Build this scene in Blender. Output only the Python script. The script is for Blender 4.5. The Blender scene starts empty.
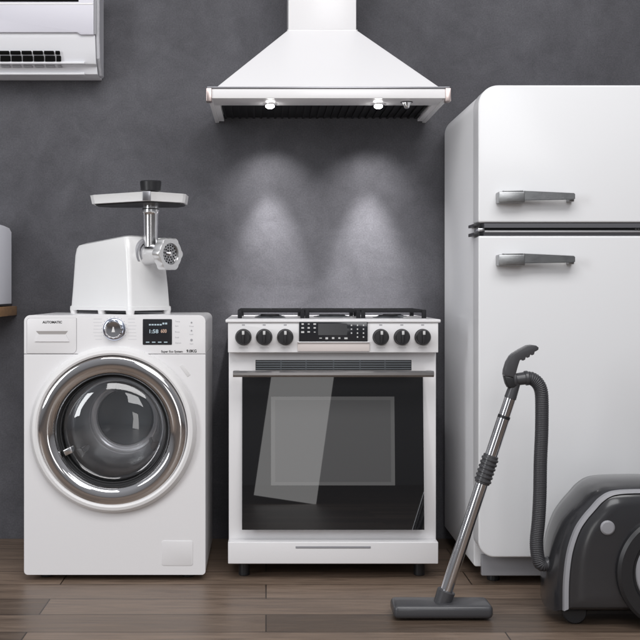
import bpy, bmesh, math, random
from mathutils import Vector, Matrix
random.seed(4)
S = bpy.context.scene
COL = S.collection
PI = math.pi

# ------------------------------------------------------------------ camera
CAM_D, CAM_H, F = 4.1, 0.93, 1096.0          # metres to the wall, eye height, focal length in photo pixels
VX, VY = 266.0, 290.0                        # the vanishing point in the photo
cd = bpy.data.cameras.new('camera'); cam = bpy.data.objects.new('camera', cd); COL.objects.link(cam)
cam.location = (0, -CAM_D, CAM_H); cam.rotation_euler = (PI/2, 0, 0)
cd.sensor_width = 36; cd.lens = 36*F/640; cd.shift_x = (320-VX)/640; cd.shift_y = (VY-320)/640
cd.clip_start = .05; cd.clip_end = 100
S.camera = cam
S.render.resolution_x = S.render.resolution_y = 1024
S.view_settings.view_transform = 'Standard'; S.view_settings.look = 'None'
S.view_settings.exposure = 0; S.view_settings.gamma = 1

# ------------------------------------------------------------------ world: dim studio surroundings
w = bpy.data.worlds.new('World'); S.world = w; w.use_nodes = True
nt = w.node_tree; bg = nt.nodes['Background']
tc = nt.nodes.new('ShaderNodeTexCoord'); sp = nt.nodes.new('ShaderNodeSeparateXYZ'); rp = nt.nodes.new('ShaderNodeValToRGB')
nt.links.new(tc.outputs['Generated'], sp.inputs[0]); nt.links.new(sp.outputs['Z'], rp.inputs[0])
mr = nt.nodes.new('ShaderNodeMapRange'); nt.links.new(sp.outputs['Z'], mr.inputs[0]); mr.inputs[1].default_value = -1; mr.inputs[2].default_value = 1
nt.links.new(mr.outputs[0], rp.inputs[0])
rp.color_ramp.elements[0].position = .42; rp.color_ramp.elements[0].color = (.085, .07, .062, 1)
e_ = rp.color_ramp.elements.new(.50); e_.color = (.30, .30, .315, 1)
rp.color_ramp.elements[2].position = .80; rp.color_ramp.elements[2].color = (.55, .56, .60, 1)
nt.links.new(rp.outputs[0], bg.inputs[0]); bg.inputs[1].default_value = .62

# ------------------------------------------------------------------ unseen softboxes, placed for light and reflections
def area(name, loc, target, sx, sy, watts, col=(1, 1, 1), roll=0, spread=None):
    l = bpy.data.lights.new(name, 'AREA'); l.shape = 'RECTANGLE'; l.size = sx; l.size_y = sy; l.energy = watts; l.color = col
    if spread: l.spread = math.radians(spread)
    o = bpy.data.objects.new(name, l); COL.objects.link(o); o.location = loc
    d = (Vector(target)-Vector(loc)).normalized()
    o.rotation_euler = (d.to_track_quat('-Z', 'Y').to_matrix().to_4x4() @ Matrix.Rotation(roll, 4, 'Z')).to_euler()
    return o
area('key_softbox', (0.3, -2.9, 3.3), (0.3, -.35, .7), 3.4, 1.3, 77, (1, .99, .985))
area('front_softbox', (.8, -5.4, 2.7), (.4, -.4, .9), 1.6, 1.6, 34, (.985, .99, 1))
area('left_softbox', (-3.0, -3.4, 1.9), (.0, -.4, 1.0), .8, 2.2, 52, (.96, .98, 1))
area('low_softbox', (.205, -5.0, .50), (.205, 0, .50), .45, .95, 3.3, (1, .99, .98), roll=math.radians(-8.4))  # unseen, added for the slanted reflection in the oven glass

# ------------------------------------------------------------------ pixel of the photo + true distance -> metres
def X(px, d): return (px-VX)*d/F
def Z(py, d): return CAM_H-(py-VY)*d/F
def Yd(d): return d-CAM_D

# ------------------------------------------------------------------ materials
def mat(name, col, rough=.5, metal=0, coat=0, spec=.5, bump=0, bscale=60, var=0, vscale=4, emit=None, estr=0, aniso=0, coatr=.05):
    m = bpy.data.materials.new(name); m.use_nodes = True; n = m.node_tree; b = n.nodes['Principled BSDF']
    b.inputs['Base Color'].default_value = (*col, 1); b.inputs['Roughness'].default_value = rough
    b.inputs['Metallic'].default_value = metal; b.inputs['Coat Weight'].default_value = coat; b.inputs['Coat Roughness'].default_value = coatr
    b.inputs['Specular IOR Level'].default_value = spec
    if emit: b.inputs['Emission Color'].default_value = (*emit, 1); b.inputs['Emission Strength'].default_value = estr
    c = n.nodes.new('ShaderNodeTexCoord')
    if bump:
        t = n.nodes.new('ShaderNodeTexNoise'); t.inputs['Scale'].default_value = bscale; t.inputs['Detail'].default_value = 4
        bp = n.nodes.new('ShaderNodeBump'); bp.inputs['Strength'].default_value = bump; bp.inputs['Distance'].default_value = .002
        n.links.new(c.outputs['Object'], t.inputs[0]); n.links.new(t.outputs[0], bp.inputs['Height']); n.links.new(bp.outputs[0], b.inputs['Normal'])
    if var:
        t = n.nodes.new('ShaderNodeTexNoise'); t.inputs['Scale'].default_value = vscale; t.inputs['Detail'].default_value = 6
        n.links.new(c.outputs['Object'], t.inputs[0])
        r = n.nodes.new('ShaderNodeMapRange'); r.inputs[3].default_value = max(0, rough-var); r.inputs[4].default_value = rough+var
        n.links.new(t.outputs[0], r.inputs[0]); n.links.new(r.outputs[0], b.inputs['Roughness'])
    return m
WHITE = mat('white_enamel', (.80, .79, .80), .32, coat=.35, coatr=.14, bump=.06, bscale=140, var=.05)
FRIDGE = mat('fridge_enamel', (.81, .815, .83), .38, coat=.55, coatr=.14, bump=.05, bscale=60, var=.05)
PLAST = mat('white_plastic', (.80, .79, .79), .38, var=.05)
ACW = mat('air_conditioner_plastic', (.74, .74, .77), .4, var=.05)
ACD = mat('air_conditioner_panel', (.60, .59, .65), .35, var=.05)
GREYP = mat('grey_plastic', (.30, .30, .32), .45)
SEAM = mat('dark_seam', (.05, .05, .055), .6)
BLACK = mat('black_plastic', (.018, .018, .02), .38, var=.08)
BLACKM = mat('black_matte', (.004, .004, .004), .9, spec=.1)
IRON = mat('cast_iron', (.008, .008, .010), .6, spec=.3, bump=.3, bscale=200)
CHROME = mat('polished_steel', (.72, .72, .74), .08, metal=1)
CHROMES = mat('soft_chrome', (.80, .80, .81), .2, metal=1, var=.05)
BRUSH = mat('brushed_steel', (.38, .385, .39), .34, metal=1, var=.1, vscale=30, bump=.1, bscale=220)
BRUSHD = mat('dark_brushed_steel', (.25, .255, .26), .32, metal=1, var=.1, vscale=30, bump=.1, bscale=220)
TRIM = mat('trim_steel', (.30, .30, .32), .3, metal=1)
DRUM = mat('drum_steel', (.88, .88, .90), .2, metal=.55, var=.05)
GLASSB = mat('black_glass', (.010, .010, .011), .012, spec=.6, coat=0)
GLASSW = mat('oven_window_glass', (.086, .086, .087), .012, spec=.6)
GLASSR = mat('oven_window_rim', (.115, .115, .115), .012, spec=.6)
DISC = mat('dark_door_glass', (.15, .165, .18), .12, spec=.6)
VACD = mat('vacuum_dark_plastic', (.055, .055, .06), .38, coat=.2, var=.06)
HOSE = mat('hose_rubber', (.045, .045, .05), .45)
DISPLAY = mat('display_glass', (.022, .023, .027), .12)
INK = mat('black_print', (.02, .02, .02), .5)
INKG = mat('grey_print', (.36, .36, .38), .5)
INKW = mat('white_print', (.62, .62, .62), .5)
LEDW = mat('lit_digits', (.35, .42, .46), .5, emit=(.62, .80, .9), estr=.22)
LEDO = mat('lit_orange_digits', (.40, .28, .22), .5, emit=(.9, .6, .45), estr=.2)
LAMP = mat('lit_lamp', (1, 1, 1), .3, emit=(1, .98, .96), estr=45)
FILTER = mat('hood_filter', (.010, .010, .011), .6, spec=.2)
DIALB = mat('bluish_chrome', (.62, .67, .80), .16, metal=1)
VENT = mat('vent_grey', (.10, .11, .12), .42, metal=.4)
BAR = mat('bar_steel', (.40, .39, .39), .3, metal=1, var=.06)

def node_mat(name):
    m = bpy.data.materials.new(name); m.use_nodes = True; return m, m.node_tree, m.node_tree.nodes['Principled BSDF']
# dark plaster wall, mottled with trowel marks
WALL, n, b = node_mat('dark_plaster')
c = n.nodes.new('ShaderNodeTexCoord'); t1 = n.nodes.new('ShaderNodeTexNoise'); t1.inputs['Scale'].default_value = 2.6; t1.inputs['Detail'].default_value = 9; t1.inputs['Roughness'].default_value = .62; t1.inputs['Distortion'].default_value = .5
r = n.nodes.new('ShaderNodeValToRGB'); r.color_ramp.elements[0].position = .3; r.color_ramp.elements[0].color = (.062, .061, .069, 1)
r.color_ramp.elements[1].position = .72; r.color_ramp.elements[1].color = (.108, .107, .119, 1)
n.links.new(c.outputs['Object'], t1.inputs[0]); n.links.new(t1.outputs[0], r.inputs[0])
tf = n.nodes.new('ShaderNodeTexNoise'); tf.inputs['Scale'].default_value = 190; tf.inputs['Detail'].default_value = 3; n.links.new(c.outputs['Object'], tf.inputs[0])
tm = n.nodes.new('ShaderNodeTexNoise'); tm.inputs['Scale'].default_value = 11; tm.inputs['Detail'].default_value = 8; tm.inputs['Roughness'].default_value = .7; tm.inputs['Distortion'].default_value = .8; n.links.new(c.outputs['Object'], tm.inputs[0])
mm = n.nodes.new('ShaderNodeMix'); mm.data_type = 'RGBA'; mm.blend_type = 'OVERLAY'; mm.inputs[0].default_value = .33
n.links.new(r.outputs[0], mm.inputs[6]); n.links.new(tm.outputs[0], mm.inputs[7])
mx = n.nodes.new('ShaderNodeMix'); mx.data_type = 'RGBA'; mx.blend_type = 'OVERLAY'; mx.inputs[0].default_value = .4
n.links.new(mm.outputs[2], mx.inputs[6]); n.links.new(tf.outputs[0], mx.inputs[7]); n.links.new(mx.outputs[2], b.inputs['Base Color'])
t2 = n.nodes.new('ShaderNodeTexNoise'); t2.inputs['Scale'].default_value = 14; t2.inputs['Detail'].default_value = 10; t2.inputs['Distortion'].default_value = 1.2
bp = n.nodes.new('ShaderNodeBump'); bp.inputs['Strength'].default_value = .22; bp.inputs['Distance'].default_value = .006
n.links.new(c.outputs['Object'], t2.inputs[0]); n.links.new(t2.outputs[0], bp.inputs['Height']); n.links.new(bp.outputs[0], b.inputs['Normal'])
b.inputs['Roughness'].default_value = .72; b.inputs['Specular IOR Level'].default_value = .3
# wooden floor boards
def wood(name, c1, c2, planks=True):
    m, n, b = node_mat(name)
    c = n.nodes.new('ShaderNodeTexCoord'); mp = n.nodes.new('ShaderNodeMapping'); mp.inputs['Scale'].default_value = (1.2, 14, 14)
    g = n.nodes.new('ShaderNodeTexNoise'); g.inputs['Scale'].default_value = 4; g.inputs['Detail'].default_value = 10; g.inputs['Distortion'].default_value = 1.1
    n.links.new(c.outputs['Object'], mp.inputs[0]); n.links.new(mp.outputs[0], g.inputs[0])
    r = n.nodes.new('ShaderNodeValToRGB'); r.color_ramp.elements[0].position = .3; r.color_ramp.elements[0].color = (*c1, 1); r.color_ramp.elements[1].position = .7; r.color_ramp.elements[1].color = (*c2, 1)
    n.links.new(g.outputs[0], r.inputs[0]); out = r.outputs[0]
    if planks:
        bk = n.nodes.new('ShaderNodeTexBrick'); bk.inputs['Scale'].default_value = 1; bk.inputs['Brick Width'].default_value = 1.3; bk.inputs['Row Height'].default_value = .16
        bk.inputs['Mortar Size'].default_value = .0022; bk.inputs['Color1'].default_value = (.55, .54, .53, 1); bk.inputs['Color2'].default_value = (1.2, 1.2, 1.2, 1); bk.inputs['Mortar'].default_value = (.18, .16, .15, 1)
        n.links.new(c.outputs['Object'], bk.inputs[0])
        mx = n.nodes.new('ShaderNodeMix'); mx.data_type = 'RGBA'; mx.blend_type = 'MULTIPLY'; mx.inputs[0].default_value = 1
        n.links.new(out, mx.inputs[6]); n.links.new(bk.outputs[0], mx.inputs[7]); out = mx.outputs[2]
    n.links.new(out, b.inputs['Base Color']); rr = n.nodes.new('ShaderNodeMapRange'); rr.inputs[3].default_value = .28; rr.inputs[4].default_value = .55; n.links.new(g.outputs[0], rr.inputs[0]); n.links.new(rr.outputs[0], b.inputs['Roughness'])
    bb = n.nodes.new('ShaderNodeBump'); bb.inputs['Strength'].default_value = .25; bb.inputs['Distance'].default_value = .002; n.links.new(g.outputs[0], bb.inputs['Height']); n.links.new(bb.outputs[0], b.inputs['Normal'])
    return m
FLOOR = wood('oak_floor', (.125, .088, .064), (.23, .168, .125))
SHELF = wood('oak_shelf', (.24, .13, .065), (.40, .24, .12), False)
# clear glass that simply reflects and lets through
CLEAR, n, b = node_mat('clear_glass')
n.nodes.remove(b); tr = n.nodes.new('ShaderNodeBsdfTransparent'); gl = n.nodes.new('ShaderNodeBsdfGlossy'); gl.inputs['Roughness'].default_value = .02
tr.inputs[0].default_value = (.9, .91, .92, 1); fr = n.nodes.new('ShaderNodeFresnel'); fr.inputs[0].default_value = 1.95; ms = n.nodes.new('ShaderNodeMixShader')
n.links.new(fr.outputs[0], ms.inputs[0]); n.links.new(tr.outputs[0], ms.inputs[1]); n.links.new(gl.outputs[0], ms.inputs[2]); n.links.new(ms.outputs[0], n.nodes['Material Output'].inputs[0])

# ------------------------------------------------------------------ mesh helpers (all in world metres)
def merge(bm, other):
    me = bpy.data.meshes.new('tmp'); other.to_mesh(me); bm.from_mesh(me); bpy.data.meshes.remove(me); other.free(); return bm
def box(x0, x1, y0, y1, z0, z1, bev=0, seg=3):
    bm = bmesh.new(); bmesh.ops.create_cube(bm, size=1)
    for v in bm.verts: v.co = ((x0+x1)/2+v.co.x*(x1-x0), (y0+y1)/2+v.co.y*(y1-y0), (z0+z1)/2+v.co.z*(z1-z0))
    if bev: bmesh.ops.bevel(bm, geom=bm.edges[:], offset=bev, segments=seg, affect='EDGES', profile=.5)
    return bm
def boxes(*a):
    bm = bmesh.new()
    for q in a: merge(bm, box(*q))
    return bm
def rrect(x0, x1, z0, z1, r, n=8):            # r = (top left, top right, bottom right, bottom left)
    if not isinstance(r, tuple): r = (r,)*4
    P = []
    for (cx, cz, a0, rr) in ((x0, z1, 180, r[0]), (x1, z1, 90, r[1]), (x1, z0, 0, r[2]), (x0, z0, -90, r[3])):
        if rr <= 0: P.append((cx, cz)); continue
        ox = cx+(rr if cx == x0 else -rr); oz = cz-(rr if cz == z1 else -rr)
        for k in range(n+1):
            a = math.radians(a0-90*k/n); P.append((ox+rr*math.cos(a), oz+rr*math.sin(a)))
    return P
def extrude_y(P, y0, y1, bev=0, seg=4, back=False):   # outline in x,z, thickness along y, front rim rounded
    bm = bmesh.new(); vs = [bm.verts.new((x, y1, z)) for x, z in P]; f = bm.faces.new(vs)
    e = bmesh.ops.extrude_face_region(bm, geom=[f]); nv = [v for v in e['geom'] if isinstance(v, bmesh.types.BMVert)]
    for v in nv: v.co.y = y0
    bmesh.ops.recalc_face_normals(bm, faces=bm.faces[:])
    if bev:
        ed = [x for x in bm.edges if all(abs(v.co.y-y0) < 1e-6 for v in x.verts)]
        if back: ed += [x for x in bm.edges if all(abs(v.co.y-y1) < 1e-6 for v in x.verts)]
        bmesh.ops.bevel(bm, geom=ed, offset=bev, segments=seg, affect='EDGES', profile=.5, clamp_overlap=True)
    return bm
def extrude_x(P, x0, x1, bev=0):              # outline in y,z
    bm = extrude_y([(y, z) for y, z in P], 0, 1, 0)
    for v in bm.verts: u, t, z = v.co; v.co = (x0+t*(x1-x0), u, z)
    bmesh.ops.recalc_face_normals(bm, faces=bm.faces[:])
    if bev: bmesh.ops.bevel(bm, geom=[e for e in bm.edges if e.calc_face_angle(0) > .6], offset=bev, segments=3, affect='EDGES')
    return bm
def frame_of(axis):
    a = Vector(axis).normalized(); u = a.orthogonal().normalized(); return a, u, a.cross(u)
def lathe(prof, c, axis=(0, -1, 0), n=64, cap=True):  # prof = (radius, distance along the axis)
    a, u, v = frame_of(axis); c = Vector(c); bm = bmesh.new(); rings = []
    for r, h in prof:
        if r < 1e-6: rings.append([bm.verts.new(c+a*h)])
        else: rings.append([bm.verts.new(c+a*h+u*r*math.cos(2*PI*k/n)+v*r*math.sin(2*PI*k/n)) for k in range(n)])
    for A, B in zip(rings, rings[1:]):
        for k in range(n):
            k2 = (k+1) % n
            if len(A) == 1: bm.faces.new((A[0], B[k], B[k2]))
            elif len(B) == 1: bm.faces.new((A[k], B[0], A[k2]))
            else: bm.faces.new((A[k], B[k], B[k2], A[k2]))
    if cap:
        for R in (rings[0], rings[-1]):
            if len(R) > 1:
                try: bm.faces.new(R)
                except ValueError: pass
    bmesh.ops.recalc_face_normals(bm, faces=bm.faces[:]); return bm
def cyl(p0, p1, r0, r1=None, n=40, bev=0):
    p0, p1 = Vector(p0), Vector(p1); L = (p1-p0).length; r1 = r0 if r1 is None else r1
    pr = [(r0-bev, 0), (r0, bev), (r1, L-bev), (r1-bev, L)] if bev else [(r0, 0), (r1, L)]
    return lathe(pr, p0, p1-p0, n)
def spline(P, m=12):
    P = [Vector(p) for p in P]; out = []
    for i in range(len(P)-1):
        p0 = P[i-1] if i else P[0]*2-P[1]; p1, p2 = P[i], P[i+1]; p3 = P[i+2] if i+2 < len(P) else p2*2-p1
        for k in range(m):
            t = k/m; out.append(.5*((2*p1)+(p2-p0)*t+(2*p0-5*p1+4*p2-p3)*t*t+(3*p1-p0-3*p2+p3)*t**3))
    out.append(P[-1]); return out
def tube(path, rad, n=24):                    # rad: number or function of the run length
    bm = bmesh.new(); rings = []; L = 0; u = None
    for i, p in enumerate(path):
        t = (path[min(i+1, len(path)-1)]-path[max(i-1, 0)]).normalized()
        if u is None: u = t.orthogonal().normalized()
        u = (u-t*u.dot(t)).normalized(); v = t.cross(u)
        if i: L += (p-path[i-1]).length
        r = rad(L) if callable(rad) else rad
        rings.append([bm.verts.new(p+u*r*math.cos(2*PI*k/n)+v*r*math.sin(2*PI*k/n)) for k in range(n)])
    for A, B in zip(rings, rings[1:]):
        for k in range(n): bm.faces.new((A[k], A[(k+1) % n], B[(k+1) % n], B[k]))
    bm.faces.new(rings[0]); bm.faces.new(rings[-1]); bmesh.ops.recalc_face_normals(bm, faces=bm.faces[:]); return bm
def loft(rings):
    bm = bmesh.new(); R = [[bm.verts.new(p) for p in r] for r in rings]
    for A, B in zip(R, R[1:]):
        n = len(A)
        for k in range(n): bm.faces.new((A[k], A[(k+1) % n], B[(k+1) % n], B[k]))
    bm.faces.new(R[0]); bm.faces.new(R[-1]); bmesh.ops.recalc_face_normals(bm, faces=bm.faces[:]); return bm

ORG = {}
def tag(o, label, cat, group=None):
    o['label'] = label; o['category'] = cat
    if group: o['group'] = group
def thing(name, label, cat, loc):
    o = bpy.data.objects.new(name, None); COL.objects.link(o); o.location = loc; o.empty_display_size = .1
    ORG[o.name] = Vector(loc); tag(o, label, cat); return o
def part(name, bm, m, parent=None, label=None, ang=32, origin=None):
    """origin = where the mesh's own origin sits in the world (default: the parent's)"""
    po = ORG[parent.name] if parent else Vector((0, 0, 0)); og = Vector(origin) if origin else po
    bmesh.ops.translate(bm, verts=bm.verts[:], vec=-og)
    me = bpy.data.meshes.new(name); bm.to_mesh(me); bm.free()
    me.polygons.foreach_set('use_smooth', [True]*len(me.polygons)); me.set_sharp_from_angle(angle=math.radians(ang))
    me.materials.append(m); o = bpy.data.objects.new(name, me); COL.objects.link(o)
    o.location = og-po; o.parent = parent; ORG[o.name] = og
    if label: o['label'] = label
    return o
def again(src, dx, dz=0, label=None):         # a copy of a part and its sub-parts, moved within the same thing
    c = src.copy(); COL.objects.link(c); c.parent = src.parent; c.location = src.location+Vector((dx, 0, dz))
    if label: c['label'] = label
    for g in src.children:
        h = g.copy(); COL.objects.link(h); h.parent = c
    return c
def cut(o, bm):
    me = bpy.data.meshes.new('cutter'); bmesh.ops.recalc_face_normals(bm, faces=bm.faces[:]); bm.to_mesh(me); bm.free()
    k = bpy.data.objects.new('cutter', me); COL.objects.link(k)
    md = o.modifiers.new('b', 'BOOLEAN'); md.operation = 'DIFFERENCE'; md.solver = 'EXACT'; md.object = k
    bpy.context.view_layer.update(); dg = bpy.context.evaluated_depsgraph_get()
    new = bpy.data.meshes.new_from_object(o.evaluated_get(dg)); o.modifiers.clear(); o.data = new; new.set_sharp_from_angle(angle=math.radians(32)); wn = o.modifiers.new('wn', 'WEIGHTED_NORMAL'); wn.keep_sharp = True; wn.weight = 100
    bpy.data.objects.remove(k); bpy.data.meshes.remove(me)
def text(body, x, y, z, size, bold=0, align='CENTER', sx=1):
    c = bpy.data.curves.new('t', 'FONT'); c.body = body; c.size = size; c.align_x = align; c.align_y = 'CENTER'; c.extrude = .0002; c.offset = bold; c.resolution_u = 3
    o = bpy.data.objects.new('t', c); COL.objects.link(o); bpy.context.view_layer.update()
    me = bpy.data.meshes.new_from_object(o.evaluated_get(bpy.context.evaluated_depsgraph_get()))
    bm = bmesh.new(); bm.from_mesh(me); bpy.data.objects.remove(o); bpy.data.curves.remove(c); bpy.data.meshes.remove(me)
    for v in bm.verts: a, bb, cc = v.co; v.co = (x+a*sx, y-cc, z+bb)
    bmesh.ops.reverse_faces(bm, faces=bm.faces[:]); bmesh.ops.recalc_face_normals(bm, faces=bm.faces[:]); return bm
def struct(name, bm, m):
    o = part(name, bm, m); o['kind'] = 'structure'; return o

# ------------------------------------------------------------------ the setting
struct('floor', box(-4.5, 5.5, -8.5, .0, -.05, 0), FLOOR)
wl = part('wall', box(-4.5, 5.5, 0, .12, -.05, 3.6), WALL)
tag(wl, 'dark grey mottled plaster wall behind all the appliances', 'wall')

# ------------------------------------------------------------------ air conditioner (top left)
dA = 3.93; zb = Z(77, 4.03); zt = zb+.29; ax1 = X(95.3, dA); ax0 = ax1-.80
yA = Yd(dA)
ac = thing('air_conditioner', 'white split air conditioner high on the wall, cut by the upper left corner', 'air conditioner', ((ax0+ax1)/2, -.09, zb))
z36 = Z(35, dA)
prof = [(-.004, zb), (-.004, zt), (yA+.02, zt), (yA+.004, zt-.02), (yA+.004, z36), (yA+.006, z36-.012), (yA+.016, Z(50, dA+.01)), (yA+.026, Z(62, dA+.02)), (yA+.030, Z(64, dA+.03)),
        (yA+.052, Z(67, dA+.05)), (yA+.062, Z(74, dA+.06)), (yA+.07, zb+.002), (yA+.078, zb)]
part('body', extrude_x(prof, ax0+.005, ax1-.002, 0), ACW, ac, ang=25)
# end cap, rounded towards the front
pe = [(-.045, zb-.001), (-.045, zt+.002), (yA+.03, zt+.002), (yA+.012, zt-.02), (yA+.012, z36), (yA+.03, Z(58, dA+.02)), (yA+.085, zb-.001)]
part('end_cap', extrude_x(pe, ax1-.001, ax1+.012, .003), mat('end_cap_grey', (.50, .50, .53), .4), ac)
fp = extrude_y([(ax0, z36+.008), (ax0, zt-.03), (X(94, dA), zt-.03), (X(94, dA), z36), (X(81, dA), z36), (X(77.5, dA), z36+.008)], yA-.008, yA+.0035, .002, 2)
part('front_panel', fp, ACD, ac)
part('panel_slot', box(ax0+.02, X(79, dA), yA-.0105, yA+.0, Z(2.2, dA), Z(-6, dA), .0), BLACKM, ac)
part('panel_edge', box(ax0+.02, X(93.5, dA), yA-.0095, yA+.0, Z(5.2, dA), Z(3.4, dA), .0015), PLAST, ac)
part('side_seam', box(X(94.2, dA), X(96, dA), yA-.003, yA+.003, z36+.002, zt-.02), GREYP, ac)
# discharge grille: two rows of dark openings
step = 11.2; d = dA+.012
for row, (y0, y1) in enumerate(((51.3, 54.2), (55.8, 61.2))):
    for k in range(7):
        xb_ = (59.8 if k == 0 else 53.9-step*(k-1))+.8*row; xa_ = xb_-(4 if k == 0 else 9.4)
        part('grille_slot', box(X(xa_, d), X(xb_, d), yA+.003+.006*row, yA+.024, Z(y1, d), Z(y0, d)), BLACKM, ac)
d = dA+.045
for k in range(6):
    part('lower_slot', box(X((58 if k == 0 else 55-step*k+step-8.6), d), X((62 if k == 0 else 55-step*(k-1)), d), yA+.036, yA+.056, Z(67.2, d), Z(65.4, d)), GREYP, ac)
part('air_flap', box(ax0+.02, X(84, dA), yA+.014, yA+.036, Z(64.6, dA+.03), Z(62.3, dA+.03), .002), ACW, ac)
part('lower_lip', box(ax0+.02, X(82, dA), yA+.05, yA+.09, zb-.001, zb+.007, .002), ACW, ac)

# ------------------------------------------------------------------ range hood
dh = 3.58; hz = 1.556                                     # underside height
hx0, hx1 = X(208, dh), X(449, dh); hy = Yd(dh); hc = (hx0+hx1)/2
hood = thing('range_hood', 'white pyramid range hood with two lit lamps hanging over the stove', 'range hood', (hc, -.25, hz))
zf1 = Z(88.5, dh)
fr = bmesh.new()                                           # hollow box frame: fascia, sides, back, underside strips
merge(fr, box(hx0, hx1, hy, hy+.012, hz, zf1, .002))
for a in ((hx0, hx0+.014), (hx1-.014, hx1)): merge(fr, box(a[0], a[1], hy+.0125, -.001, hz-.001, zf1-.001, .0015))
part('fascia', fr, WHITE, hood)
st = boxes((hx0+.0145, hx1-.0145, hy+.0125, hy+.150, hz+.002, hz+.012, .001),
           (hx0+.0145, hx0+.034, hy+.1505, -.02, hz+.002, hz+.012, .001), (hx1-.034, hx1-.0145, hy+.1505, -.02, hz+.002, hz+.012, .001))
part('underside_strip', st, WHITE, hood)
fl = box(hx0+.034, hx1-.034, hy+.151, -.002, hz+.020, hz+.028)
for k in range(28):
    xx = hx0+.04+k*(hx1-hx0-.08)/27
    merge(fl, box(xx-.004, xx+.004, hy+.155, -.004, hz+.014, hz+.0202))
part('grease_filter', fl, FILTER, hood)
part('trim_rail', boxes((hx0-.003, hx1+.003, hy-.004, hy+.006, zf1-.0005, zf1+.006, .0015)), TRIM, hood)
for a in (hx0-.006, hx1-.012): part('corner_bracket', box(a, a+.018, hy-.006, hy+.03, Z(101.5, dh), zf1+.001, .002), mat('rosy_steel', (.62, .52, .50), .3, metal=1), hood)
cw = X(356, 3.85)-X(288, 3.85); cx0 = X(288.3, 3.85); cx1 = cx0+cw; zc = Z(30, 3.85)
def rr_ring(x0, x1, y0, y1, z): return [(x0, y0, z), (x1, y0, z), (x1, y1, z), (x0, y1, z)]
pyr = loft([rr_ring(hx0+.016, hx1-.016, hy+.012, -.002, zf1-.002), rr_ring(cx0-.004, cx1+.004, Yd(3.85)-.004, -.002, zc-.003), rr_ring(cx0-.004, cx1+.004, Yd(3.85)-.004, -.002, zc)])
bmesh.ops.bevel(pyr, geom=[e for e in pyr.edges if abs(e.verts[0].co.z-e.verts[1].co.z) > .1], offset=.004, segments=3, affect='EDGES')
part('canopy', pyr, WHITE, hood)
part('chimney', boxes((cx0, cx1, Yd(3.85), -.001, zc+.0005, 2.5, .003)), WHITE, hood)
lx = [X(270, 3.68), X(379, 3.68)]
hl = part('hood_lamp', lathe([(.021, 0), (.021, .004), (.016, .006), (.010, .0065)], (lx[0], Yd(3.70), hz+.002), (0, 0, -1), 32), CHROMES, hood, origin=(lx[0], Yd(3.70), hz))
part('bulb', lathe([(.0, -.003), (.0145, -.0025), (.0145, .007), (.009, .0115), (0, .013)], (lx[0], Yd(3.70), hz-.001), (0, 0, -1), 24), LAMP, hl)
again(hl, lx[1]-lx[0])
kx = X(406.5, 3.66)
kb = part('control_knob', lathe([(.017, 0), (.017, .004), (.013, .006), (.0085, .020), (.007, .022), (0, .022)], (kx, Yd(3.66), hz+.002), (0, -.25, -1), 32), CHROMES, hood)
part('knob_collar', lathe([(.0205, -.002), (.0205, .0022), (.0172, .0026)], (kx, Yd(3.66), hz+.002), (0, 0, -1), 32), SEAM, kb)
for x in lx:                                               # lamp light moved nearer the wall than the bulbs: bright core, weak spill
    for nm, e, a, d_, tl in (('hood_lamp_light', 54, 39, 3.94, 14), ('hood_lamp_spill', 8.5, 92, 3.90, 22)):
        l = bpy.data.lights.new(nm, 'SPOT'); l.energy = e; l.spot_size = math.radians(a); l.spot_blend = 1.0; l.shadow_soft_size = .02; l.color = (1, .985, .985)
        o = bpy.data.objects.new(nm, l); COL.objects.link(o); o.location = (x, Yd(d_), hz-.018)
        o.rotation_euler = (math.radians(tl), 0, 0)

# ------------------------------------------------------------------ refrigerator
df = 3.40; fx0 = X(478.5, df)-.0; fx1 = fx0+.70; fz1 = Z(85, df); fyb = -.05
fy = Yd(df)
fg = thing('refrigerator', 'tall white retro refrigerator with rounded edges and two steel handles', 'refrigerator', ((fx0+fx1)/2, -.35, 0))
dy = fy+.085
body = extrude_y(rrect(fx0+.001, fx1-.001, .05, fz1-.001, (.062, .062, .01, .01), 12), dy+.0008, fyb, .004, 2)
part('cabinet', body, FRIDGE, fg)
zg1, zg0 = Z(222.5, df), Z(235.8, df)
part('freezer_door', extrude_y(rrect(fx0, fx1, zg1, fz1, (.062, .062, .006, .006), 14), fy, dy, .030, 8), FRIDGE, fg)
part('main_door', extrude_y(rrect(fx0, fx1, .10, zg0, (.006, .006, .05, .05), 14), fy, dy, .030, 8), FRIDGE, fg)
# flatten the bevel along the slot: a separate steel profile fills it
tr = bmesh.new(); xa, xb = X(484.5, df), fx1-.02
P = [(dy+.002-.0, zg1-.0), (fy+.010, zg1+.002), (fy+.004, zg1-.003), (fy+.003, zg1-.016), (fy+.010, zg1-.019), (fy+.010, zg1-.0215), (fy+.001, zg1-.0235), (fy+.001, zg1-.032), (fy+.010, zg0-.003), (dy+.002, zg0)]
part('slot_trim', extrude_x(P, xa, xb, .0), mat('slot_steel', (.11, .11, .12), .5, metal=.5, spec=.3, var=.05), fg, ang=20)
part('slot_shadow_line', box(xa+.002, xb, fy+.0015, fy+.006, zg1-.0222, zg1-.0186), BLACKM, fg)
part('slot_bead', box(xa+.001, xb, fy-.0005, fy+.004, zg1-.0305, zg1-.0255, .001), mat('bead_steel', (.42, .42, .43), .4, metal=.5), fg)
for (za, zb_) in ((Z(226.5, df), Z(223.5, df)), (Z(235.5, df), Z(232.3, df))):
    part('hinge_cap', box(X(475.8, df)-.004, X(480, df), fy+.018, dy+.02, za, zb_, .001), BLACK, fg)
part('hinge_pin', box(X(479, df), xa+.004, fy+.012, dy, Z(231, df), Z(228, df), .001), CHROMES, fg)
bd = bmesh.new()
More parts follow.
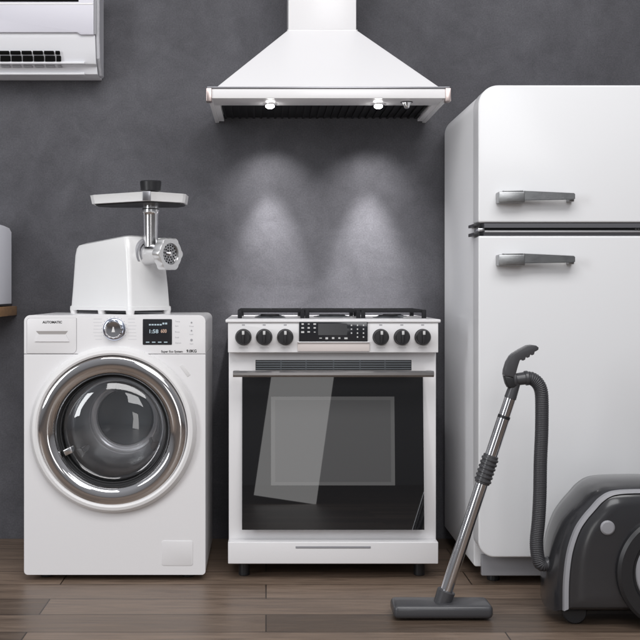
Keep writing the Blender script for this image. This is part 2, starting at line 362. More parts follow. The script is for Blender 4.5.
for k in range(4): merge(bd, box(X(635+k*2.7, df), X(636.9+k*2.7, df), fy+.0002, fy+.003, Z(230.7, df), Z(228.4, df)))
part('name_badge', bd, INK, fg)
for q in (fx0+.05, fx1-.09):
    for yy in (fy+.12, -.14): part('foot', cyl((q+.02, yy, 0), (q+.02, yy, .052), .02, bev=.002), BLACK, fg)
part('kick_panel', box(fx0+.02, fx1-.02, fy+.05, fy+.07, .03, .095, .003), GREYP, fg)
# door handle: square block at the left, bar tapering right to a short post
def handle(zc_):
    d = df-.035; y = Yd(d); b_ = box(X(498.2, d), X(524.5, d), y-.008, fy+.002, zc_-.0175, zc_+.0165, .003)
    o = part('door_handle', b_, BRUSH, fg, origin=(X(500, d), fy, zc_))
    x0, x1 = X(523.5, d), X(574.5, d)
    L = loft([[(x0, y-.007, zc_+.019), (x0, y+.012, zc_+.021), (x0, y+.012, zc_-.009), (x0, y-.007, zc_-.011)],
              [(x1, y-.009, zc_+.0115), (x1, y+.006, zc_+.0135), (x1, y+.006, zc_-.0065), (x1, y-.009, zc_-.0085)]])
    bmesh.ops.bevel(L, geom=L.edges[:], offset=.0022, segments=2, affect='EDGES')
    part('handle_bar', L, BRUSHD, o)
    part('handle_post', box(x1-.016, x1+.001, y+.0062, fy+.002, zc_-.013, zc_+.009, .002), BRUSH, o)
    part('block_ridge', box(X(503, d), X(523, d), y-.004, y+.015, zc_+.0167, zc_+.0205, .001), BRUSH, o)
    return o
handle(Z(197.3, df-.03)); handle(Z(260, df-.03))

# ------------------------------------------------------------------ gas stove
ds = 3.50; sy = Yd(ds); sx0, sx1 = X(228, ds), X(438.3, ds); sz = Z(319.3, ds)
sv = thing('gas_stove', 'white freestanding gas stove with six black knobs and dark glass oven door', 'stove', ((sx0+sx1)/2, -.3, 0))
part('cabinet', box(sx0+.001, sx1-.001, sy+.040, -.02, .045, Z(324, ds), .003), WHITE, sv)
part('cooktop', box(X(225.5, ds), X(440.5, ds), sy-.006, -.015, Z(322.6, ds), sz, .003), WHITE, sv)
zp0 = Z(352.6, ds)
part('control_panel', extrude_y(rrect(sx0, sx1, zp0, Z(322.7, ds), .002, 3), sy, sy+.04, .003, 3), WHITE, sv)
# display and the ledge below it
dx0, dx1 = X(299, ds), X(367.5, ds)
dp = part('display', extrude_y(rrect(dx0, dx1, Z(341.5, ds), Z(320.8+.9, ds), .003, 4), sy-.007, sy+.001, .0015, 2), DISPLAY, sv)
def icon(px, py, w_, h_): return box(X(px-w_/2, ds), X(px+w_/2, ds), sy-.0077, sy-.0068, Z(py+h_/2, ds), Z(py-h_/2, ds))
for i, (px, py, w_, h_) in enumerate([(302.6, 324, 2.2, 1.6), (308.6, 324, 1.8, .9), (314.6, 324, 2.6, 1.5), (302.6, 327.8, 2.6, 1.5), (308.6, 327.8, 2.2, 1.5), (314.6, 327.8, 2.2, 1.4), (302.6, 332, 3, 1.8), (308.6, 331.8, 2.6, 1.3), (314.6, 332, 1.8, .8),
        (320.5, 338, 2.6, .8), (326.6, 338.2, 2.6, 2), (333, 338, 2.4, 1.8), (339.2, 338, 2, 1.4), (345.8, 338.2, 3.2, 1.7)] +
        [(351.3+6*a, 325.2+3.9*q, 1.3, 1.4) for a in range(3) for q in range(4) if not (a == 0 and q == 3)]):
    part('button_mark', icon(px, py, w_, h_), INKW, dp)
part('screen', box(X(318, ds), X(347, ds), sy-.0074, sy-.0068, Z(335, ds), Z(323.5, ds)), mat('screen_grey', (.045, .046, .05), .2), dp)
part('display_ledge', extrude_y(rrect(X(297.5, ds), X(369.5, ds), Z(351.3, ds), Z(342.0, ds), .002, 3), sy-.0045, sy+.001, .0015, 2), mat('ledge_enamel', (.68, .62, .60), .35), sv)
part('display_rim', box(X(297.5, ds), X(369.5, ds), sy-.010, sy+.001, Z(342.6, ds), Z(341.55, ds), .001), WHITE, sv)
# knobs
kz = Z(337, ds); kx0 = X(243.4, ds)
kn = part('burner_knob', lathe([(.0262, 0), (.0262, .004), (.0245, .006), (.023, .024), (.0205, .0275), (0, .0285)], (kx0, sy-.0005, kz), (0, -1, 0), 48), BLACK, sv, origin=(kx0, sy, kz))
part('grip', box(kx0-.0052, kx0+.0052, sy-.0365, sy-.02, kz-.021, kz+.021, .003), BLACK, kn)
part('pointer', box(kx0-.0040, kx0+.0040, sy-.0372, sy-.030, kz+.0085, kz+.0205, .0012), INKW, kn)
for px in (264.2, 285.2, 380.7, 401.8, 422.6): again(kn, X(px, ds)-kx0)
for px in (243.4, 264.2, 285.2, 380.7, 401.8, 422.6):
    part('dial_mark', box(X(px-1.5, ds), X(px+1.5, ds), sy-.0004, sy+.001, Z(325.6, ds), Z(324.4, ds)), INKG, sv)
    part('dial_scale', box(X(px-4.5, ds), X(px+4.5, ds), sy-.0004, sy+.001, Z(348.1, ds), Z(347.6, ds)), mat('pale_scale_print', (.55, .53, .53), .5), sv)
# oven door
zd1, zd0 = Z(353.6, ds), Z(541, ds)
dr = part('oven_door', extrude_y(rrect(sx0, sx1, zd0, zd1, .003, 3), sy, sy+.0385, .003, 3), WHITE, sv)
gx0, gx1, gz1, gz0 = X(242, ds), X(424.5, ds), Z(377.5, ds), Z(530, ds)
cut(dr, box(gx0-.001, gx1+.001, sy-.02, sy+.0375, gz0-.001, gz1+.001))
TILT = .0335/(gz1-gz0)                                     # leans back towards the top, added to mirror the low softbox
def gy(z): return sy+.002+(z-gz0)*TILT
def leaning(x0, x1, z0, z1, lift, th=.004):
    bm = box(x0, x1, 0, 1, z0, z1)
    for v in bm.verts: v.co.y = gy(v.co.z)-lift+(th if v.co.y > .5 else 0)
    return bm
gp = part('glass_panel', leaning(gx0, gx1, gz0, gz1, 0), GLASSB, dr)
part('window_rim', leaning(X(271, ds), X(395.5, ds), Z(486, ds), Z(397.5, ds), .0006), GLASSR, gp)
part('window', leaning(X(275.3, ds), X(391.5, ds), Z(482.5, ds), Z(401, ds), .0010), GLASSW, gp)
# vent above the handle
vt = box(X(255.5, ds), X(411.5, ds), sy-.0005, sy+.004, Z(370.3, ds), Z(360, ds))
vn = part('door_vent', vt, BLACK, dr)
sl = bmesh.new()
for k in range(4): merge(sl, box(X(256, ds), X(411, ds), sy-.0035, sy+.001, Z(362.5+2.35*k, ds), Z(361.1+2.35*k, ds), .0008))
part('vent_slats', sl, VENT, vn)
for px in (281, 306, 333.5, 360, 385): part('vent_divider', box(X(px-.6, ds), X(px+.6, ds), sy-.0037, sy+.001, Z(370, ds), Z(360.3, ds)), VENT, vn)
# handle bar
hb = extrude_x([(sy-.052, Z(377, 3.45)), (sy-.058, Z(375, 3.45)), (sy-.058, Z(372.5, 3.45)), (sy-.052, Z(371, 3.45)), (sy-.036, Z(371, 3.45)), (sy-.032, Z(373, 3.45)), (sy-.032, Z(376, 3.45)), (sy-.036, Z(377, 3.45))], X(233, 3.45), X(433.8, 3.45), .0)
hd = part('door_handle', hb, BAR, dr)
for px in (236.5, 430): part('handle_mount', box(X(px-3, 3.47), X(px+3, 3.47), sy-.034, sy+.001, Z(377.2, 3.45), Z(371.4, 3.45), .002), BAR, hd)
# warming drawer and feet
wd = part('drawer', extrude_y(rrect(sx0, sx1, .055, zd0-.003, .003, 3), sy, sy+.038, .003, 3), WHITE, sv)
part('drawer_grip', box((sx0+sx1)/2-.12, (sx0+sx1)/2+.12, sy-.0015, sy+.01, .105, .112, .001), GREYP, wd)
for x in (sx0+.05, sx1-.05):
    for y in (sy+.08, -.1): part('foot', cyl((x, y, 0), (x, y, .047), .018, bev=.002), BLACK, sv)
# pan supports: three sections
gt = Z(308.8, 3.80)                                         # top of the rails
def grate(pxa, pxb):
    x0, x1 = X(pxa, 3.66), X(pxb, 3.66); yf, yb = Yd(3.64), Yd(3.95); t = .0055; h = .0095
    bm = bmesh.new()
    for y in (yf, yb, (yf+yb)/2): merge(bm, box(x0, x1, y-t, y+t, gt-h, gt, .0015, 2))
    for x in (x0+t, x1-t): merge(bm, box(x-t, x+t, yf, yb, gt-h-.001, gt-.001, .0015, 2))
    for x in (x0+t+.001, x1-t-.001):
        for y in (yf, yb): merge(bm, box(x-t*1.25, x+t*1.25, y-.008, y+.008, sz-.001, gt-.002, .001, 2))
    for y in ((yf*3+yb)/4, (yf+yb*3)/4):
        for s in (-1, 1): merge(bm, box((x0+x1)/2+s*(x1-x0)*.30-(x1-x0)*.19, (x0+x1)/2+s*(x1-x0)*.30+(x1-x0)*.19, y-.004, y+.004, gt-h, gt-.0005, .001, 2))
        merge(bm, box((x0+x1)/2-.004, (x0+x1)/2+.004, y-.075, y-.025, gt-h, gt-.0006, .001, 2)); merge(bm, box((x0+x1)/2-.004, (x0+x1)/2+.004, y+.025, y+.075, gt-h, gt-.0007, .001, 2))
    return bm
for a, b_ in ((238, 304.2), (305, 359.8), (360.6, 425)): part('pan_support', grate(a, b_), IRON, sv)
for i, (px, y) in enumerate(((270, Yd(3.71)), (270, Yd(3.89)), (332, Yd(3.80)), (388, Yd(3.71)), (392, Yd(3.89)))):
    x = X(px, y+CAM_D); r = .038 if i != 2 else .05
    bu = part('burner', lathe([(r+.014, -.001), (r+.014, .002), (r+.004, .003), (r, .005)], (x, y, sz), (0, 0, 1), 40), VENT, sv)
    part('burner_cap', lathe([(r-.006, .0052), (r-.004, .006), (r-.006, .0085), (0, .009)], (x, y, sz), (0, 0, 1), 40), IRON, bu)

# ------------------------------------------------------------------ washing machine
dw = 3.50; wy = Yd(dw); wx0, wx1 = X(24, dw), X(205.5, dw); wz1 = Z(315.2, dw); zs = Z(354, dw); wyb = wy+.44
wm = thing('washing_machine', 'white front loading washing machine with a round chrome door', 'washing machine', ((wx0+wx1)/2, wy+.22, 0))
cab = part('cabinet', extrude_y(rrect(wx0, wx1, .02, zs-.0008, (.001, .001, .012, .012), 6), wy, wyb, .012, 5), WHITE, wm)
dcx, dcz = X(112.5, dw), Z(430.5, dw)
cut(cab, lathe([(.182, -.35), (.182, .05)], (dcx, wy, dcz), (0, -1, 0), 96))
part('control_panel', extrude_y(rrect(wx0, wx1, zs+.0008, wz1, (.020, .020, .001, .001), 8), wy, wyb, .010, 5), WHITE, wm)
# detergent drawer
dd = part('detergent_drawer', extrude_y(rrect(X(27, dw), X(76.3, dw), zs+.002, Z(318.3, dw), (.010, .002, .014, .002), 6), wy-.0012, wy+.004, .0012, 2), WHITE, wm)
part('drawer_seam', extrude_y(rrect(X(26.6, dw), X(76.9, dw), zs+.0014, Z(318, dw), (.010, .002, .015, .002), 6), wy-.0003, wy+.003, 0), mat('seam_grey', (.42, .41, .42), .5), wm)
grip = loft([[(X(a, dw), wy-.0016, Z(b_, dw)) for a, b_ in ((36, 331), (68, 331), (65.5, 334.3), (39, 334.3))], [(X(a, dw), wy+.003, Z(b_, dw)) for a, b_ in ((36, 331), (68, 331), (65.5, 334.3), (39, 334.3))]])
part('grip_recess', grip, mat('recess_grey', (.34, .32, .31), .5), dd)
grip = loft([[(X(a, dw), wy-.0045, Z(b_, dw)) for a, b_ in ((38.5, 334.4), (66, 334.4), (69.5, 341.5), (35.2, 341.5))], [(X(a, dw), wy+.003, Z(b_, dw)) for a, b_ in ((38, 334.4), (67, 334.4), (69.5, 341.5), (35.2, 341.5))]])
part('grip', grip, WHITE, dd)
part('lettering', text('AUTOMATIC', X(52.4, dw), wy-.0014, Z(322.3, dw), .0105, .0004, sx=1.02), INK, dd)
# programme dial
kx_, kz_ = X(114.3, dw), Z(329.3, dw)
dl = part('programme_dial', lathe([(.036, 0), (.036, .003), (.033, .006), (.029, .007)], (kx_, wy, kz_), (0, -1, 0), 56), DIALB, wm)
dk = lathe([(.0285, 0), (.0275, .016), (.024, .020), (.012, .0185), (0, .018)], (kx_, wy-.005, kz_), (0, -1, 0), 48)
for v in dk.verts:
    a = math.atan2(v.co.z-kz_, v.co.x-kx_); r_ = math.hypot(v.co.z-kz_, v.co.x-kx_)
    if r_ > .026: v.co.x = kx_+(v.co.x-kx_)*(1+.05*math.cos(12*a)); v.co.z = kz_+(v.co.z-kz_)*(1+.05*math.cos(12*a))
part('dial_knob', dk, CHROME, dl)
part('dial_pointer', loft([[(kx_-.005, wy-.0275, kz_-.008), (kx_+.005, wy-.0275, kz_-.008), (kx_+.001, wy-.0275, kz_+.008), (kx_-.001, wy-.0275, kz_+.008)], [(kx_-.006, wy-.02, kz_-.009), (kx_+.006, wy-.02, kz_-.009), (kx_+.002, wy-.02, kz_+.009), (kx_-.002, wy-.02, kz_+.009)]]), PLAST, dl)
tk = bmesh.new()
for k in range(15):
    a = math.radians(-30+k*240/14); c_ = Vector((kx_+.040*math.cos(a), 0, kz_+.040*math.sin(a)))
    merge(tk, lathe([(.0011, 0), (.0011, .0005), (0, .0005)], (c_.x, wy, c_.z), (0, -1, 0), 8))
part('dial_dots', tk, INKG, wm)
for (a, b_) in ((93, 102), (128, 137)):
    tk = bmesh.new()
    for k in range(7):
        q = random.uniform(0, 2.5)
        merge(tk, box(X(a+(q if a < 100 else 0), dw), X(b_-(q if a > 100 else 0), dw), wy-.0003, wy+.001, Z(319.2+3.4*k, dw), Z(318.75+3.4*k, dw)))
    part('programme_list', tk, mat('pale_print', (.60, .60, .62), .5), wm)
# display
ws = part('display', extrude_y(rrect(X(142.7, dw), X(172, dw), Z(344.8, dw), Z(319, dw), .003, 4), wy-.002, wy+.002, .0012, 2), DISPLAY, wm)
part('digits', text('1:58', X(153.5, dw), wy-.0022, Z(331.5, dw), .017, .0003, sx=1.1), LEDW, ws)
part('small_digits', text('600', X(163.8, dw), wy-.0022, Z(331.2, dw), .016, .0003, sx=.8), LEDO, ws)
tk = bmesh.new()
for k in range(7): merge(tk, box(X(149+2.7*k, dw), X(151+2.7*k, dw), wy-.0024, wy-.0015, Z(325.4-(k > 4), dw), Z(324-(k > 4)*1.4, dw)))
part('display_icons', tk, LEDW, ws); tk = bmesh.new()
for k in range(4): merge(tk, box(X(146+6*k, dw), X(149.5+6*k, dw), wy-.0024, wy-.0015, Z(342.6, dw), Z(341.7, dw)))
part('display_icons', tk, LEDW, ws)
tk = bmesh.new()
for k, py in enumerate((321.5, 326, 332, 337.5, 343)):
    merge(tk, text(('Temp', 'Spin', 'Rinse', 'Soak', 'Option')[k], X(175, dw), wy, Z(py, dw), .0068, 0, 'LEFT'))
part('button_names', tk, INKG, wm); tk = bmesh.new()
for k, py in enumerate((322.5, 330.5, 340)):
    merge(tk, lathe([(.004 if k == 2 else .0026, 0), (.004 if k == 2 else .0026, .0012), (0, .0012)], (X(191.5, dw), wy, Z(py, dw)), (0, -1, 0), 16))
    merge(tk, text(('Timer', 'Lock', 'Start')[k], X(191.5, dw), wy, Z(py+3.9, dw), .0062, 0))
part('button_column', tk, INKG, wm)
part('lettering', text('Super Eco System', X(172, dw), wy, Z(351.6, dw), .0098, .0003, sx=.98), INK, wm)
part('capacity_lettering', text('9.0KG', X(191.6, dw), wy, Z(351.2, dw), .0125, .0005), INK, wm)
# door
dC = (dcx, wy, dcz)
wr = part('door', lathe([(.264, -.002), (.266, .006), (.262, .017), (.254, .025), (.245, .027), (.239, .024), (.238, .018), (.238, -.002)], (X(113.5, dw), wy, Z(429.3, dw)), (0, -1, 0), 128, cap=False), PLAST, wm)
cr = part('chrome_ring', lathe([(.2395, .004), (.2392, .015), (.2372, .0195), (.232, .0222), (.222, .0244), (.210, .0246), (.198, .0228), (.189, .0185), (.182, .011), (.1778, .0), (.1765, -.03)], dC, (0, -1, 0), 160, cap=False), mat('door_chrome', (.74, .73, .73), .05, metal=1), wr, ang=60)
DAX = (-.075, -1, -.085)                                   # the drum leans back
dg = part('drum', lathe([(.172, -.044), (.166, -.038), (.160, -.044), (.150, -.056), (.140, -.082), (.131, -.115), (.124, -.145), (.118, -.165), (.113, -.182), (.118, -.192), (.108, -.204), (.098, -.198), (.094, -.212)], dC, DAX, 128, cap=False), DRUM, wm, ang=50)
part('drum_plate', lathe([(.0945, -.208), (.09, -.204), (.05, -.200), (0, -.199)], dC, DAX, 96), DISC, dg)
part('door_seal', lathe([(.181, .0), (.1764, -.0125), (.173, -.020), (.170, -.016), (.168, -.016), (.166, -.026), (.172, -.06), (.181, -.02)], dC, (0, -1, 0), 96, cap=False), mat('grey_rubber', (.04, .04, .042), .5), wm)
for k, a in enumerate((95, 215, 335)):                     # lifters inside the drum
    a = math.radians(a); u = Vector((math.cos(a), 0, math.sin(a))); tt = Vector((-math.sin(a), 0, math.cos(a))); c_ = Vector(dC)
    def pt(r_, t_, h_): return c_+u*r_+tt*t_+Vector((0, -h_, 0))
    L = loft([[pt(.152, -.022, -.065), pt(.152, .022, -.065), pt(.128, .010, -.072), pt(.128, -.010, -.072)],
              [pt(.135, -.015, -.165), pt(.135, .015, -.165), pt(.110, .006, -.165), pt(.110, -.006, -.165)]])
    bmesh.ops.bevel(L, geom=L.edges[:], offset=.003, segments=3, affect='EDGES')
    part('lifter', L, DRUM, dg)
lt = bmesh.new(); a = math.radians(205); u = Vector((math.cos(a), 0, math.sin(a))); c_ = Vector(dC)+u*.155
q = box(-.014, .014, -.010, .03, -.010, .010, .003)
bmesh.ops.transform(q, matrix=Matrix.Translation(c_) @ Matrix.Rotation(-a, 4, 'Y'), verts=q.verts[:]); merge(lt, q)
part('latch', lt, CHROMES, wr)
part('door_glass', lathe([(.1635, -.016), (.150, -.004), (.12, .007), (.08, .014), (.04, .017), (0, .018)], dC, (0, -1, 0), 96, cap=False), CLEAR, wr, ang=80)
st_ = box(-.006, .006, wy-.0008, wy+.001, -.022, .022, .001)
bmesh.ops.transform(st_, matrix=Matrix.Translation((X(185, dw), 0, Z(370.5, dw))) @ Matrix.Rotation(math.radians(-36), 4, 'Y'), verts=st_.verts[:])
part('door_mark', st_, mat('mark_white', (.70, .69, .69), .4), wm)
part('service_flap', extrude_y(rrect(wx1-.14, wx1-.04, .05, .13, .008, 5), wy-.0015, wy+.003, .001, 2), WHITE, wm)
part('side_groove', box(wx1-.0012, wx1+.0006, wy+.03, wy+.034, .05, Z(322, dw)), GREYP, wm)
for x in (wx0+.06, wx1-.06):
    for y in (wy+.07, wyb-.07): part('foot', cyl((x, y, 0), (x, y, .022), .022, bev=.002), BLACK, wm)

# ------------------------------------------------------------------ meat grinder on the washing machine
dgx = 3.62; th = math.radians(-40)                         # axis points right and towards the viewer
corner = Vector((X(130, dgx-.02), Yd(dgx-.02), wz1))
ax = Vector((math.cos(th), math.sin(th), 0)); sd = Vector((-math.sin(th), math.cos(th), 0))   # sd points right and away
def G(a, s, z): return corner+ax*a+sd*s+Vector((0, 0, z))
gr = thing('meat_grinder', 'white electric meat grinder with a steel tray standing on the washing machine', 'meat grinder', tuple(G(-.14, .1, 0)))
def ring(a0, a1, s0, s1, z, r=.018, n=5, skew=0):
    P = [];
    for cx, cy, st0 in ((a1-r, s0+r, -90), (a1-r, s1-r, 0), (a0+r, s1-r, 90), (a0+r, s0+r, 180)):
        for k in range(n+1):
            t = math.radians(st0+90*k/n); aa = cx+r*math.cos(t); P.append(tuple(G(aa, cy+r*math.sin(t), z+skew*(aa-a1))))
    return P
Lb, Wb = .305, .192
hgt = Z(235, dgx)-wz1
body = loft([ring(-Lb-.002, .002, -.002, Wb+.002, .012, .010), ring(-Lb-.002, .002, -.002, Wb+.002, .024, .012), ring(-Lb+.002, -.002, .001, Wb-.001, .027, .012),
             ring(-Lb+.006, -.005, .003, Wb-.004, .09, .014), ring(-Lb+.012, -.016, .007, Wb-.010, hgt-.055, .016, skew=.03), ring(-Lb+.016, -.024, .009, Wb-.014, hgt-.016, .018, skew=.09), ring(-Lb+.021, -.030, .014, Wb-.020, hgt-.004, .018, skew=.10),
             ring(-Lb+.036, -.045, .032, Wb-.040, hgt+.001, .018, skew=.10)])
part('housing', body, mat('grinder_white', (.82, .82, .82), .3, coat=.3, var=.04), gr, ang=28)
part('base_plate', loft([ring(-Lb+.01, -.01, .01, Wb-.01, .008, .01), ring(-Lb+.01, -.01, .01, Wb-.01, .0125, .01)]), BLACK, gr)
for a_, s_ in ((-.012, .012), (-Lb+.012, .012), (-.012, Wb-.012), (-.15, .012)):
    c_ = G(a_, s_, 0); part('foot', cyl(c_, c_+Vector((0, 0, .0125)), .013, .015, 20), PLAST, gr)
# hub, barrel and screw ring on the front face
hub0 = Vector((X(143, 3.60), Yd(3.60)+.0, Z(257, 3.60)))
fa = (ax+Vector((0, 0, .03))).normalized()
# put the axis on the vertical plane through the housing's middle
s_mid = Wb/2; hub0 = G(-.028, s_mid-.004, Z(254, 3.62)-wz1)
part('hub_socket', lathe([(.054, -.03), (.054, .010), (.050, .015), (.041, .015), (.039, .004)], hub0, ax, 56), GREYP, gr)
brl = part('barrel', lathe([(.036, -.01), (.037, .02), (.034, .034), (.0335, .07), (.040, .091), (.046, .11)], hub0, ax, 56), CHROMES, gr)
rg = lathe([(.048, .093), (.052, .097), (.052, .121), (.049, .126), (.036, .126), (.0355, .12)], hub0, ax, 96, cap=False)
c_ = hub0
for v in rg.verts:
    rel = v.co-c_; h_ = rel.dot(ax); rad = rel-ax*h_; ang_ = math.atan2(rad.z, rad.dot(sd)); R_ = rad.length
    if R_ > .044: v.co = c_+ax*h_+rad*(1.0+.11*max(0, math.cos(6*ang_))+.02)
part('screw_ring', rg, mat('cast_aluminium', (.80, .80, .80), .28, metal=.75), gr, ang=40)
pl = lathe([(.0357, .107), (.0357, .1185), (.0, .1185)], hub0, ax, 48); pp = part('cutting_plate', pl, mat('plate_steel', (.45, .45, .46), .3, metal=1), gr)
ho = bmesh.new()
for r_, n_ in ((.012, 6), (.0205, 11), (.029, 16)):
    for k in range(n_):
        a = 2*PI*k/n_+r_*90; p = hub0+ax*.1183+(sd*math.cos(a)+Vector((0, 0, 1))*math.sin(a))*r_
        merge(ho, lathe([(.003, 0), (.003, .0006), (0, .0006)], p, ax, 10))
part('plate_holes', ho, BLACKM, pp)
part('plate_hub', lathe([(.008, .118), (.008, .124), (.004, .127), (0, .127)], hub0, ax, 24), CHROMES, pp)
# upright feed tube
ft = hub0+ax*.030; up = Vector((0, 0, 1)); ztr = Z(205, ft.y+CAM_D)
H_ = ztr-ft.z
part('feed_tube', lathe([(.0225, .0), (.0235, .02), (.0255, H_-.034), (.0265, H_-.028), (.0295, H_-.024), (.0295, H_-.016), (.0265, H_-.012), (.0265, H_+.012)], ft, up, 56), CHROMES, gr)
# tray: elongated octagonal pan, sides slope out
tc_ = ft+Vector((0, 0, H_+.001))
def tray_ring(k, z, gx=1.0):
    P = [(-.205, .02), (-.192, .0), (-.006, -.125), (.010, -.125), (.112, -.045), (.120, -.03), (.122, .06), (.09, .12), (-.16, .12), (-.205, .08)]
    return [tuple(tc_+Vector((x*k, y*k, z))) for x, y in P]
rotm = Matrix.Rotation(math.radians(0), 3, 'Z')
tb = loft([tray_ring(.70, -.004), tray_ring(.90, -.002), tray_ring(.955, .008)])
ty = part('tray', tb, BLACK, gr, ang=20)
part('tray_rim', (lambda: loft([tray_ring(.952, .003), tray_ring(.972, .004), tray_ring(1.0, .030), tray_ring(1.008, .032), tray_ring(.99, .033), tray_ring(.94, .012)]))(), mat('brushed_aluminium', (.9, .9, .9), .35, metal=.1, bump=.15, bscale=150), ty, ang=20)
q = hub0+ax*.05+sd*.0+Vector((0, 0, .03)); part('lock_knob', lathe([(.008, 0), (.008, .02), (.014, .022), (.014, .036), (.010, .039), (0, .039)], hub0+ax*.052+sd*.018+Vector((0, 0, .012)), (.35, -.1, .9), 32), CHROMES, gr)
part('tray_clip', box(tc_.x-.013, tc_.x+.013, tc_.y-.1285, tc_.y-.118, tc_.z+.004, tc_.z+.034, .001), TRIM, ty)
pu = lathe([(.026, .0), (.026, .040), (.033, .044), (.036, .074), (.0335, .0775), (.030, .0775), (.029, .073), (0, .073)], tc_+Vector((0, 0, .002)), up, 48)
part('pusher', pu, BLACK, gr)

# ------------------------------------------------------------------ shelf and the appliance on it at the left edge
dsf = 3.80; shx1 = X(16.5, 4.09); shz1 = Z(307.3, dsf)
sh = part('wall_shelf', box(shx1-.62, shx1, Yd(dsf), -.001, Z(317.2, dsf), shz1, .002), SHELF, origin=None)
tag(sh, 'light brown wooden wall shelf cut by the left edge', 'shelf')
tx1 = X(10.8, 4.03); ty0 = Yd(3.82)
to = thing('countertop_appliance', 'pale grey metal appliance standing on the wooden shelf, mostly out of frame', 'appliance', (tx1-.17, -.17, shz1))  # countertop appliance of unknown kind
Pz = Z(229, 4.0)
part('shell', extrude_y([(tx1-.34, shz1+.010), (tx1-.34, Pz-.005), (tx1-.31, Pz+.015), (tx1-.03, Pz+.015), (tx1-.008, Pz+.005), (tx1, Pz-.010), (tx1, shz1+.010)], ty0, -.06, .005, 3), mat('lilac_steel', (.86, .86, .92), .35, metal=.1, var=.08), to)
part('base', box(tx1-.335, tx1+.003, ty0+.003, -.063, shz1+.002, shz1+.0098, .001), BLACK, to)
for x in (tx1-.30, tx1-.03):
    for y in (ty0+.03, -.1): part('foot', cyl((x, y, shz1), (x, y, shz1+.003), .01), BLACK, to)

# ------------------------------------------------------------------ vacuum cleaner
dv = 3.12; vy = Yd(dv)
vc = thing('vacuum_cleaner', 'dark grey canister vacuum cleaner with upright steel wand, in front of the refrigerator', 'vacuum cleaner', (X(640, dv), vy, 0))
def V(px, py, d=dv): return Vector((X(px, d), Yd(d), Z(py, d)))
A_, B_ = V(513.2, 389), V(441, 607)
def W(t): return A_+(B_-A_)*t
def tw(py): return (py-389)/(607-389)
def wand(pya, pyb, r0, r1=None, bev=.0): return cyl(W(tw(pya)), W(tw(pyb)), r0, r1, 36, bev)
part('wand_collar', wand(382.5, 398.5, .0150, .0172, .001), VACD, vc)
up_ = part('upper_wand', wand(398, 418, .0162), CHROME, vc)
part('wand_joint', wand(415.5, 418.6, .0178, None, .0008), BLACK, up_)
part('lower_wand', wand(418.4, 598, .0178), CHROME, vc)
sl = wand(455, 483.5, .0215, .0215, .002)
for k in range(6): merge(sl, wand(458+k*4.2, 460.4+k*4.2, .0245, .0245, .0015))
part('height_grip', sl, VACD, vc)
fn = part('floor_nozzle', box(B_.x-.14, B_.x+.14, vy-.05, vy+.05, .006, .045, .014, 4), VACD, vc)
part('nozzle_joint', cyl(W(tw(590)), (B_.x, vy, .03), .026, .024, 32, .003), VACD, fn)
# handle: outline with its own thickness, finger ribs below
hp = [(503.2, 375), (503.6, 370), (506, 362), (509.5, 356), (512, 353.6), (518.5, 349.6), (526.5, 345.3), (531, 344.8), (535, 345.3), (537.4, 347.2), (537.2, 349.4), (534.8, 351), (533.6, 351.4), (532.8, 354.2), (530.8, 355), (529.4, 353.4),
      (528.4, 356.8), (526.2, 357.6), (524.8, 356), (524, 359.4), (521.8, 360.4), (520.2, 358.8), (518.6, 360.4), (516.8, 366), (514.6, 374), (512.6, 377.2)]
part('handle', extrude_y([(X(a, dv), Z(b_, dv)) for a, b_ in hp], vy-.016, vy+.016, .005, 3, True), VACD, vc)
part('handle_joint', extrude_y([(X(a, dv), Z(b_, dv)) for a, b_ in ((503.4, 375.4), (512.8, 377.4), (515.8, 385), (513.5, 387.5), (507.5, 387.5), (505.4, 383.5))], vy-.0165, vy+.0165, .004, 3, True), BLACK, vc)
c0, c1 = V(513.5, 379.8), V(528, 377.8)
so = cyl(c0, c1, .0175, .0185, 40, .003); merge(so, cyl(V(524.5, 378.3), V(528.4, 377.8), .0212, .0212, 40, .002)); merge(so, cyl(V(512.8, 379.9), V(516, 379.5), .0222, .0222, 40, .004))
part('hose_socket', so, VACD, vc)
hp_ = [V(527, 378), V(532, 378.8), V(537, 382.5), V(540.5, 389), V(541.8, 400), V(541.7, 430), V(540.4, 462), V(539.8, 495), V(538.5, 520), V(536.5, 545), V(540, 563), V(550, 564)]
path = spline(hp_, 60)
part('hose', tube(path, lambda L: .0188+.0007*math.sin(L*2*PI/.0052), 28), HOSE, vc, ang=80)
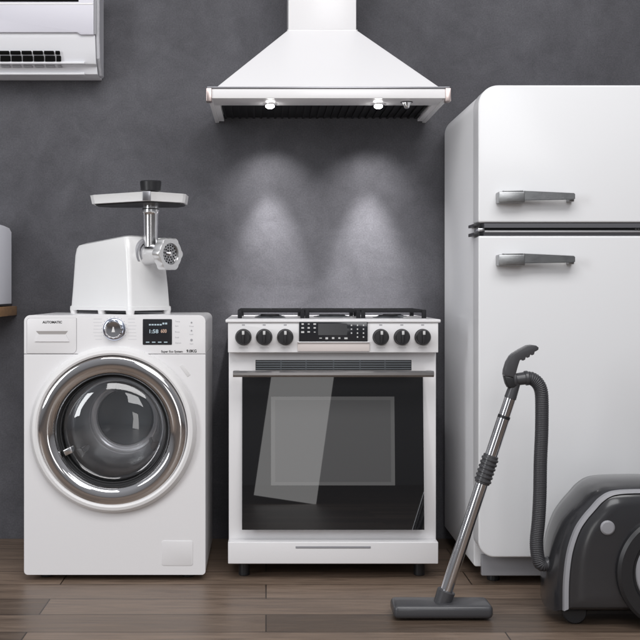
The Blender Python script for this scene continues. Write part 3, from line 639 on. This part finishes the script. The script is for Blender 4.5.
# canister: long rounded shell, big wheel at the side
cx, cz = X(642, dv), Z(545, dv)
def outline():
    P = [(545, 606), (545.5, 575), (549, 545), (556.5, 521), (565, 507), (574.5, 495.8), (582.5, 487), (592, 480.6), (603, 478), (622, 477), (650, 476.8), (680, 479), (705, 487), (724, 505), (736, 535), (740, 570), (738, 606)]
    return [(p.x, p.z) for p in spline([V(a, b_) for a, b_ in P], 5)]
OUT = outline()
def can_ring(y, k): return [(cx+(x-cx)*k, y, max(.03, cz+(z-cz)*k)) for x, z in OUT]
VACB = mat('glossy_charcoal', (.028, .028, .031), .22, coat=.4, coatr=.1, var=.05)
part('canister_body', loft([can_ring(vy-.118, .70), can_ring(vy-.112, .82), can_ring(vy-.098, .90), can_ring(vy-.07, .965), can_ring(vy-.03, .995), can_ring(vy+.0, 1.0), can_ring(vy+.04, .995), can_ring(vy+.09, .965), can_ring(vy+.12, .90), can_ring(vy+.135, .8)]), VACB, vc, ang=40)
bnd = bmesh.new(); Rr = [[bnd.verts.new(p) for p in r_] for r_ in (can_ring(vy-.094, .912), can_ring(vy-.1055, .905), can_ring(vy-.1105, .868), can_ring(vy-.106, .86))]
for A, B in zip(Rr, Rr[1:]):
    for k in range(len(A)-1): bnd.faces.new((A[k], A[k+1], B[k+1], B[k]))
bmesh.ops.recalc_face_normals(bnd, faces=bnd.faces[:])
part('grey_band', bnd, GREYP, vc)
part('power_button', lathe([(.020, 0), (.020, .008), (.016, .011), (0, .012)], (cx-.135, vy-.112, cz+.075), (0, -1, 0), 32), GREYP, vc)
wh = part('wheel', lathe([(.150, 0), (.158, .006), (.158, .026), (.150, .034), (.120, .036), (.115, .030), (.05, .034), (.045, .038), (0, .040)], (cx+.045, vy-.108, .160), (0, -1, 0), 96), BLACK, vc)
part('hubcap', lathe([(.110, .031), (.108, .036), (.05, .040), (0, .041)], (cx+.045, vy-.108, .160), (0, -1, 0), 64), GREYP, wh)
wb = part('caster', lathe([(.030, -.012), (.034, -.008), (.034, .008), (.030, .012)], (cx-.21, vy-.06, .034), (0, -1, 0), 40), BLACK, vc)
part('hose_port', cyl(V(546, 566), V(556, 562), .024, .028, 32, .003), VACD, vc)
